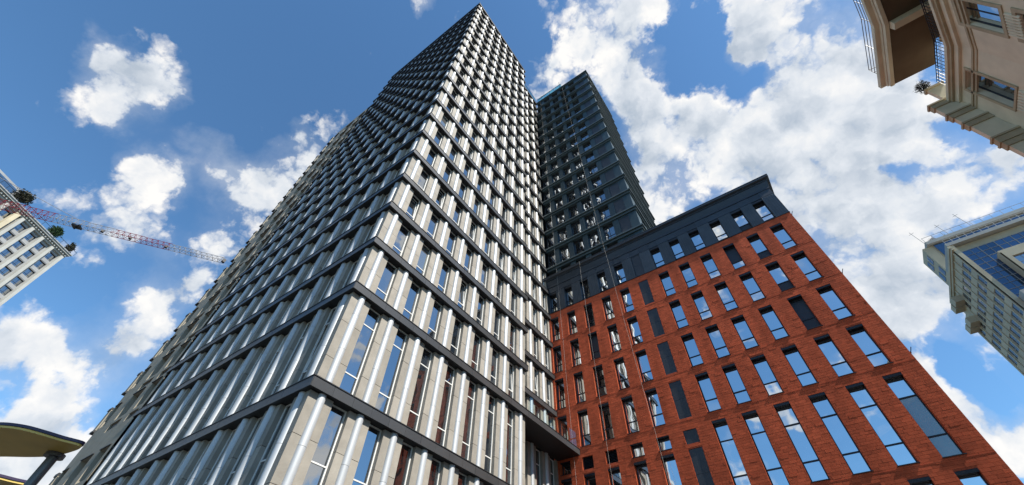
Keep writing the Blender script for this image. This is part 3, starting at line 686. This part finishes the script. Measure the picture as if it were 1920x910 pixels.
railing((27.75, 9.9), (26.7, 3.6), 29.15, 30.1, 'roof_railing', 'pole', 1.25, (30.1, 29.8, 29.5))
railing((27.75, 13.6), (29.6, 13.9), 29.15, 30.1, 'roof_railing', 'iron', .6, (30.1, 29.6))
def shrub(c, r, n, m1, name, label, leaf=.10, group=None, pot=True, sc=(1, 1, 1)):
    t = thing(name, c, label, 'shrub', group); mb = MB(); c0 = Vector((0, 0, r*1.1))
    for k in range(n):
        while True:
            d = Vector((random.uniform(-1, 1), random.uniform(-1, 1), random.uniform(-1, 1)))
            if .25 < d.length < 1: break
        d *= .75 + .45*random.random()**2; p = c0 + Vector((d.x*sc[0], d.y*sc[1], d.z*sc[2]))*r
        a = Vector((random.gauss(0, 1), random.gauss(0, 1), random.gauss(0, 1))).normalized()*leaf; b = a.orthogonal().normalized()*leaf*.5
        mb.quad(tuple(p-a), tuple(p+b), tuple(p+a), tuple(p-b))
    link('foliage', mb.mesh('foliage', m1), t)
    st = MB().tube((0, 0, 0), (0, 0, r*1.2), r*.09, 6, 0, r*.04)
    for k in range(5):
        an = k*1.26; st.tube((0, 0, r*.5), (math.cos(an)*r*.6, math.sin(an)*r*.6, r*1.4), r*.04, 5, 0, r*.015)
    link('stem', st.mesh('stem', 'soffit'), t)
    return t
shrub((29.2, 15.0, 27.32), .42, 800, 'leafd', 'terrace_shrub', 'dark brownish shrub on the pilaster top of the cream house', .07)

# ------------------------------------------------------------------ corner block with blue glazing, far right
CO = Vector((41.3, 57.8, 0))
cb = thing('corner_block', CO, 'sand coloured corner block with blue glass front beyond the brick building', 'building')
link('core_wall', MB().box(.5, 22, .5, 15, 0, 43.2).box(.6, 21, .6, 13.1, 43.2, 45.9).box(1.2, 20, 5.9, 10, 45.9, 51.2).mesh('core_wall', 'sand'), cb)
# side facade (faces -X): local u = -Y
so_, nb = [], 0
for k in range(8):
    u1 = -.75-k*1.78; u0 = u1-1.18
    for z in [3+2.45*j for j in range(17)]:
        top = 46 if k < 4 else (45 if k < 6 else 42.6)
        if z+1.6 < top: so_.append((u0, u1, z, z+1.45))
link('side_wall', wall(-13.2, 0, 0, 45.9, [q for q in so_ if q[0] > -13], 0, .10).mesh('side_wall', 'sand'), cb, (0, 0, 0), -Q90)
link('side_wall', wall(-15.2, -13.2, 0, 43.2, [q for q in so_ if q[0] < -13.2], 0, .10).mesh('side_wall', 'sand'), cb, (0, 0, 0), -Q90)
wk = None
for i, (a, b, c, d) in enumerate(so_):
    if d < 26: continue
    o = link('window', frame_mb(1.18, 1.45, .06, .10, .05, (.5,), (.59,)).mesh('window', 'offw') if wk is None else wk, cb, off(-Q90, a, 0, c), -Q90); wk = o.data
    for (kn, kk, kmb, km, kl) in panes(1.18, 1.45, .075, .05, (.5,), (.59,), 0, 'dim'):
        if kk not in KC: KC[kk] = kmb().mesh(kn, km)
        link('pane', KC[kk], o, kl)
for k in range(9):
    top = 46.1 if k < 6 else 43.4; u = -.45-k*1.78
    link('pilaster', MB().box(u-.15, u+.15, -.10, .02, 0, top-.9).mesh('pilaster', 'sand'), cb, (0, 0, 0), -Q90)
for z0 in (45.3,):
    link('cornice', MB().box(-13.3 if z0 > 43 else -15.4, .5, -.35, .03, z0, z0+.35).box(-13.3 if z0 > 43 else -15.4, .45, -.22, .03, z0-.3, z0-.004).mesh('cornice', 'sand'), cb, (0, 0, 0), -Q90)
for k, (u, z) in enumerate(((-9.9, 43.2), (-11.7, 43.2), (-11.7, 40.6), (-13.5, 40.6))):
    mb = MB().box(u-.8, u+.6, -1.15, 0, z, z+.22).box(u-.8, u+.6, -1.15, -1.05, z+.22, z+.95).box(u-.8, u-.7, -1.05, 0, z+.22, z+.95).box(u+.5, u+.6, -1.05, 0, z+.22, z+.95)
    link('balcony', mb.mesh('balcony', 'sand'), cb, (0, 0, 0), -Q90)
# glazed front (faces -Y)
for i in range(9):
    for j in range(12):
        x0 = .55+i*1.7; z0 = 23.6+j*1.75
        link('glass_panel', KC.setdefault('cgp', MB().box(0, 1.63, 0, .05, 0, 1.68).mesh('glass_panel', 'bluegl')), cb, (x0, .10, z0)).rotation_euler = (random.uniform(-1, 1)*R(.5), 0, random.uniform(-1, 1)*R(.5))
mu = MB()
for i in range(10): mu.box(.48+i*1.7, .55+i*1.7, .04, .3, 0, 44.6)
for i in range(9): mu.box(1.36+i*1.7, 1.40+i*1.7, .05, .09, 23.6, 44.6)
for j in range(12): mu.box(.56, 15.8, .055, .09, 24.44+j*1.75, 24.48+j*1.75)
for j in range(13): mu.box(.56, 15.8, .06, .3, 23.53+j*1.75, 23.59+j*1.75)
link('mullion_grid', mu.mesh('mullion_grid', 'greyw'), cb)
link('corner_pier', MB().box(-.0, .47, -.12, .4, 0, 45.9).mesh('corner_pier', 'sand'), cb)
link('terrace_edge', MB().box(-.15, 21, -.25, 6, 45.92, 46.4).mesh('terrace_edge', 'offw'), cb)
mb = MB()
for i in range(26): mb.tube((.1+i*.8, 0, 46.4), (.1+i*.8, 0, 47.3), .03, 5)
for z in (46.9, 47.3): mb.tube((.1, 0, z), (20.1, 0, z), .035, 5)
link('terrace_railing', mb.mesh('terrace_railing', 'offw'), cb)
for i in range(9):
    link('glass_panel', KC.setdefault('cgq', MB().box(0, 1.63, 0, .05, 0, 4.6).mesh('glass_panel', 'bluegl')), cb, (1.3+i*1.7, 5.75, 46.45))
link('roof_edge', MB().box(.6, 20.5, 5.3, 10.3, 51.22, 51.75).mesh('roof_edge', 'offw'), cb)
link('roof_block', MB().box(-.05, 1.25, 6.0, 9.6, 45.9, 51.2).mesh('roof_block', 'sand'), cb)
for y in (6.5, 8.0):
    for z in (46.6, 48.9): link('roof_window', MB().box(-.10, -.052, y, y+1.0, z, z+1.3).mesh('roof_window', 'dim'), cb)
mb = MB()
for i in range(16): mb.tube((.8+i*1.2, 5.5, 51.75), (.8+i*1.2, 5.5, 52.7), .03, 5)
mb.tube((.8, 5.5, 52.7), (18.8, 5.5, 52.7), .03, 5)
link('roof_railing', mb.mesh('roof_railing', 'greyw'), cb)
for x, y, h in ((.9, 6.2, 3.4), (4.0, 5.9, 2.9), (6.8, 5.9, 3.6)):
    link('roof_mast', MB().tube((x, y, 51.7), (x-.3, y, 51.7+h), .035, 5).tube((x-.6, y, 51.2+h), (x+.1, y, 51.4+h), .025, 5).mesh('roof_mast', 'greyw'), cb)
# projecting pale bay and framed dark bay low on the glazed front
mb = wall(2.6, 7.4, 36.0, 41.8, [(3.2, 4.6, 39.0, 40.9), (5.0, 6.6, 39.0, 40.9), (3.2, 4.6, 36.5, 38.3), (5.0, 6.6, 36.5, 38.3)], -1.3, .3)
mb.box(2.6, 2.75, -1.3, 0, 36.0, 41.8); mb.box(7.25, 7.4, -1.3, 0, 36, 41.8); mb.box(2.6, 7.4, -1.3, 0, 41.8, 42.1); mb.box(2.6, 7.4, -1.29, 0, 35.8, 36.0)
link('bay', mb.mesh('bay', 'sand'), cb)
for a, c in ((3.2, 39.0), (5.0, 39.0), (3.2, 36.5), (5.0, 36.5)): win_part(cb, 1.4 if a < 4 else 1.6, 1.9 if c > 38 else 1.8, (a, -1.3, c), 0, 'greyw', 'glass', (.9,), (.7,), .2)
mb = MB().box(.5, .75, -1.6, .05, 26, 36.2).box(.75, 6, -1.6, .05, 35.9, 36.2)
link('frame_bay', mb.mesh('frame_bay', 'offw'), cb)
for i in range(3):
    for j in range(5): link('glass_panel', KC.setdefault('cgr', MB().box(0, 1.66, 0, .05, 0, 1.9).mesh('glass_panel', 'bluegl')), cb, (.8+i*1.72, -1.4, 26.2+j*1.94))
shrub((43.3, 64.0, 51.6), .55, 260, 'leafd', 'roof_shrub', 'round dark shrub on the roof edge of the sand coloured corner block', .12)
shrub((44.9, 64.0, 51.6), .42, 260, 'leaf', 'roof_shrub', 'low green shrub right of the dark shrub on the corner block roof', .12)

# ------------------------------------------------------------------ pale tower block with pilasters, far left
K = 1.65; E_ = Vector((.52953, -.84829, 0)); RW_ = math.atan2(.84829, -.52953)
WO = Vector((13.93 + (-70.682-13.93)*K, -6.61 + (-12.874+6.61)*K, 0)) + E_*1.2
wb = thing('pilastered_block', WO, 'pale residential block with white vertical pilasters behind the crane', 'building', None, RW_)
ZT = 46.55*K + 1.6
link('core_wall', MB().box(-38, -.6, .9, 22, 0, ZT).mesh('core_wall', 'greyw'), wb)
wops = []
def ufl(s): return -s*K
cols = [(.45, 1.55), (2.55, 3.65), (4.35, 5.45), (6.15, 7.15), (8.7, 9.8), (10.6, 11.7), (12.5, 13.6)]
for (a, b) in cols:
    for j in range(15):
        z = ZT - 2.6 - j*2.95
        wops.append((ufl(b), ufl(a), z-.25, z+1.7))
link('wall', wall(-38, 0, 0, ZT, wops, 0, .5).mesh('wall', 'greyw'), wb)
wk = {}
for (a, b, c, d) in wops:
    w_ = round(b-a, 3)
    if w_ not in wk: wk[w_] = frame_mb(w_, 1.95, .30, .40, .09, (.6,), (w_/2,)).mesh('window', 'dframe')
    o = link('window', wk[w_], wb, (a, 0, c))
    for (kn, kk, kmb, km, kl) in panes(w_, 1.95, .34, .09, (.6,), (w_/2,)):
        if kk not in KC: KC[kk] = kmb().mesh(kn, km)
        link('pane', KC[kk], o, kl)
    link('spandrel_panel', KC.setdefault(('wsp', w_), MB().box(.05, w_-.05, -.05, .02, -.85, -.15).mesh('spandrel_panel', 'greyw')), o)
for s in (.05, 2.0, 3.9, 5.7, 7.45, 8.25, 10.1, 12.0, 13.9):
    w_ = .55 if s in (8.25,) else .42
    link('pilaster', MB().box(ufl(s+w_), ufl(s), -.95, .02, 0, ZT-.3).mesh('pilaster', 'offw' if s != 8.25 else 'sand'), wb)
link('frieze', MB().box(-38, .3, -.5, .02, ZT-.28, ZT+.55).mesh('frieze', 'offw'), wb)
for k in range(40):
    link('dentil', KC.setdefault('dnt', MB().box(0, .38, -.95, -.502, 0, .38).mesh('dentil', 'offw')), wb, (-.4-k*.72, 0, ZT+.08))
link('cornice', MB().box(-38, .5, -1.2, 1, ZT+.56, ZT+.95).mesh('cornice', 'offw'), wb)
link('cornice_cap', MB().box(-38, .7, -1.4, 1, ZT+.955, ZT+1.2).mesh('cornice_cap', 'greyw'), wb)
mb = MB()
for k in range(20): mb.tube((.7-k*1.5, -1.6, ZT+1.2), (.7-k*1.5, -1.6, ZT+2.2), .04, 5)
mb.tube((.7, -1.6, ZT+2.2), (-28, -1.6, ZT+2.2), .05, 5); link('roof_railing', mb.mesh('roof_railing', 'iron'), wb)
link('penthouse', MB().box(-34, -17, .5, 12, ZT+1.2, ZT+4.6).mesh('penthouse', 'greyw'), wb)
link('penthouse_window', MB().box(-33, -18, .42, .46, ZT+1.8, ZT+4.0).mesh('penthouse_window', 'glass'), wb)
def wpt(u, y, z): return WO + Vector((math.cos(RW_)*u - math.sin(RW_)*y, math.sin(RW_)*u + math.cos(RW_)*y, z))
shrub(wpt(-6.2, -.8, ZT+1.2), 1.5, 700, 'leaf', 'roof_tree', 'round green roof tree in the middle of the pale block cornice', .28)
shrub(wpt(-1.0, -.8, ZT+1.2), 1.15, 300, 'leafd', 'roof_tree', 'dark narrow shrub at the corner of the pale block roof', .3, None, True, (.8, .8, 1.3))
shrub(wpt(-16.5, -.6, ZT+1.2), 1.9, 700, 'leafd', 'roof_tree', 'big dark bush on the pale block roof above the crane jib', .3)

# ------------------------------------------------------------------ tower crane
cr0 = Vector((13.93 + (-72.41-13.93)*1.2, -6.61 + (-23.75+6.61)*1.2, 61.6)); tipp = Vector((13.93 + (-54.35-13.93)*1.2, -6.61 + (2.44+6.61)*1.2, 61.6))
jd = (tipp-cr0).normalized(); js = Vector((-jd.y, jd.x, 0))
mast = cr0 - jd*7
cr = thing('tower_crane', (mast.x, mast.y, 0), 'red and white tower crane with its lattice jib reaching right', 'crane')
def cpt(s, w, z): return (mast + jd*s + js*w) + Vector((0, 0, z))
CB = Vector((mast.x, mast.y, 0)); JL = (tipp-mast).length; ns = 9; sl_ = JL/ns
for i in range(ns):
    mb = MB(); hh = 1.9 - .9*i/ns; hw = .75 - .3*i/ns; n = 5; s0 = i*sl_; r = .05
    for k in range(n):
        a, b = s0+sl_*k/n, s0+sl_*(k+1)/n
        for w in (-hw, hw):
            mb.tube(cpt(a, w, 0), cpt(b, w, 0), r, 5); mb.tube(cpt(a, w, 0), cpt((a+b)/2, 0, hh), r*.6, 4); mb.tube(cpt((a+b)/2, 0, hh), cpt(b, w, 0), r*.6, 4)
        mb.tube(cpt(a, 0, hh), cpt(b, 0, hh), r, 5); mb.tube(cpt(a, -hw, 0), cpt(a, hw, 0), r*.7, 4); mb.tube(cpt(a, -hw, 0), cpt(b, hw, 0), r*.5, 4)
    link('jib_section', mb.mesh('jib_section', 'craner' if i in (0, 1, 2, 5, 6) else 'cranew'), cr, -CB)
mb = MB().box(-.7, .7, -.5, .5, -.4, -.1)
for w in (-.5, .5): mb.tube((w, -.7, -.2), (w, .7, -.2), .09, 6)
mb.tube((0, 0, -.38), (0, 0, -.9), .14, 6)
tr_ = link('trolley', mb.mesh('trolley', 'iron'), cr, cpt(19.5, 0, 0)-CB); tr_.rotation_euler = (0, 0, math.atan2(jd.y, jd.x))
for s in (26.5, 31.3, 37.6): link('sheave_box', MB().box(-.25, .25, -.25, .25, -.1, .35).mesh('sheave_box', 'iron'), cr, cpt(s-3, 0, .1)-CB)
link('tip_sheave', MB().box(-.2, .3, -.3, .3, -.25, .5).mesh('tip_sheave', 'iron'), cr, cpt(JL, 0, .1)-CB)
mb = MB(); h0 = 0
while h0 < 60:
    for sx in (-1, 1):
        for sy in (-1, 1):
            mb.tube((sx, sy, h0), (sx, sy, h0+2), .09, 5)
        mb.tube((sx, -1, h0), (sx, 1, h0+2), .05, 4); mb.tube((-1, sx, h0), (1, sx, h0+2), .05, 4); mb.tube((-1, sx, h0), (1, sx, h0), .05, 4); mb.tube((sx, -1, h0), (sx, 1, h0), .05, 4)
    h0 += 2
link('mast', mb.mesh('mast', 'cranew'), cr)
mb = MB()
for w in (-.9, .9):
    for a in (-1.2, 1.2): mb.tube(Vector((0, 0, 62))+jd*a+js*w, Vector((0, 0, 69)), .1, 5)
    mb.tube(Vector((0, 0, 65.3))+jd*.6+js*w*.5, Vector((0, 0, 65.3))-jd*.6-js*w*.5, .06, 5)
link('tower_head', mb.mesh('tower_head', 'cranew'), cr)
mb = MB().tube(Vector((0, 0, 69)), Vector(cpt(18, 0, 1.7))-CB, .05, 5).tube(Vector((0, 0, 69)), Vector((0, 0, 62.2))-jd*12, .05, 5)
link('tie_rod', mb.mesh('tie_rod', 'cranew'), cr)
mb = MB()
for w in (-.8, .8): mb.tube(cpt(0, w, 0)-CB, cpt(-13, w, 0)-CB, .1, 5)
for k in range(8): mb.tube(cpt(-k*1.8, -.8, 0)-CB, cpt(-k*1.8, .8, 0)-CB, .06, 5)
link('counter_jib', mb.mesh('counter_jib', 'craner'), cr)
b_ = link('ballast', MB().box(-1.2, 1.2, -.9, .9, -1.6, 1.0).mesh('ballast', 'greyw'), cr, cpt(-11.5, 0, 0)-CB); b_.rotation_euler = (0, 0, math.atan2(jd.y, jd.x))
link('cab', MB().box(-.8, .8, -.7, .7, -2.3, -.4).mesh('cab', 'cranew'), cr, cpt(1.5, 1.8, 0)-CB)

# ------------------------------------------------------------------ leaf shaped canopies by the street
def canopy(shift, label):
    t = thing('street_canopy', (3.51+shift[0], -5.27+shift[1], 0), label, 'canopy', 'leaf shaped street canopies')
    key = [(4.20,-5.16),(4.16,-5.45),(4.13,-5.72),(4.07,-5.95),(3.87,-6.18),(3.45,-6.42),(2.9,-6.60),(2.3,-6.66),(1.9,-6.5),(1.85,-6.2),(2.1,-5.98),(2.49,-5.79),(2.95,-5.48),(3.34,-5.28),(3.8,-5.17)]
    P = []; n = len(key)
    for i in range(n):
        p0, p1, p2, p3 = (Vector(key[(i+k) % n]) for k in (-1, 0, 1, 2))
        for q in range(5):
            u = q/5; P.append(.5*((2*p1) + (p2-p0)*u + (2*p0-5*p1+4*p2-p3)*u*u + (3*p1-p0-3*p2+p3)*u**3) - Vector((3.51, -5.27)))
    ar = sum(P[i].x*P[(i+1) % len(P)].y - P[(i+1) % len(P)].x*P[i].y for i in range(len(P)))
    if ar < 0: P.reverse()
    cx = sum((p for p in P), Vector((0, 0)))/len(P)
    link('roof_leaf', MB().prism([tuple(cx+(p-cx)*.985) for p in P], 4.40, 4.43).mesh('roof_leaf', 'gold'), t)
    link('rim', MB().prism([tuple(p) for p in P], 4.434, 4.475).mesh('rim', 'purp'), t)
    link('pole', MB().tube((0, -.02, 0), (0, -.02, 4.38), .075, 16).mesh('pole', 'pole'), t)
    link('pole_flange', MB().tube((0, -.02, 4.34), (0, -.02, 4.398), .14, 16).mesh('pole_flange', 'pole'), t)
    link('base_plate', MB().tube((0, -.02, .005), (0, -.02, .03), .16, 16).mesh('base_plate', 'pole'), t)
canopy((0, 0), 'leaf shaped ochre canopy with violet rim on a grey pole, the higher in view')
canopy((-2.92, .2), 'lower violet edged street canopy at the bottom left corner')
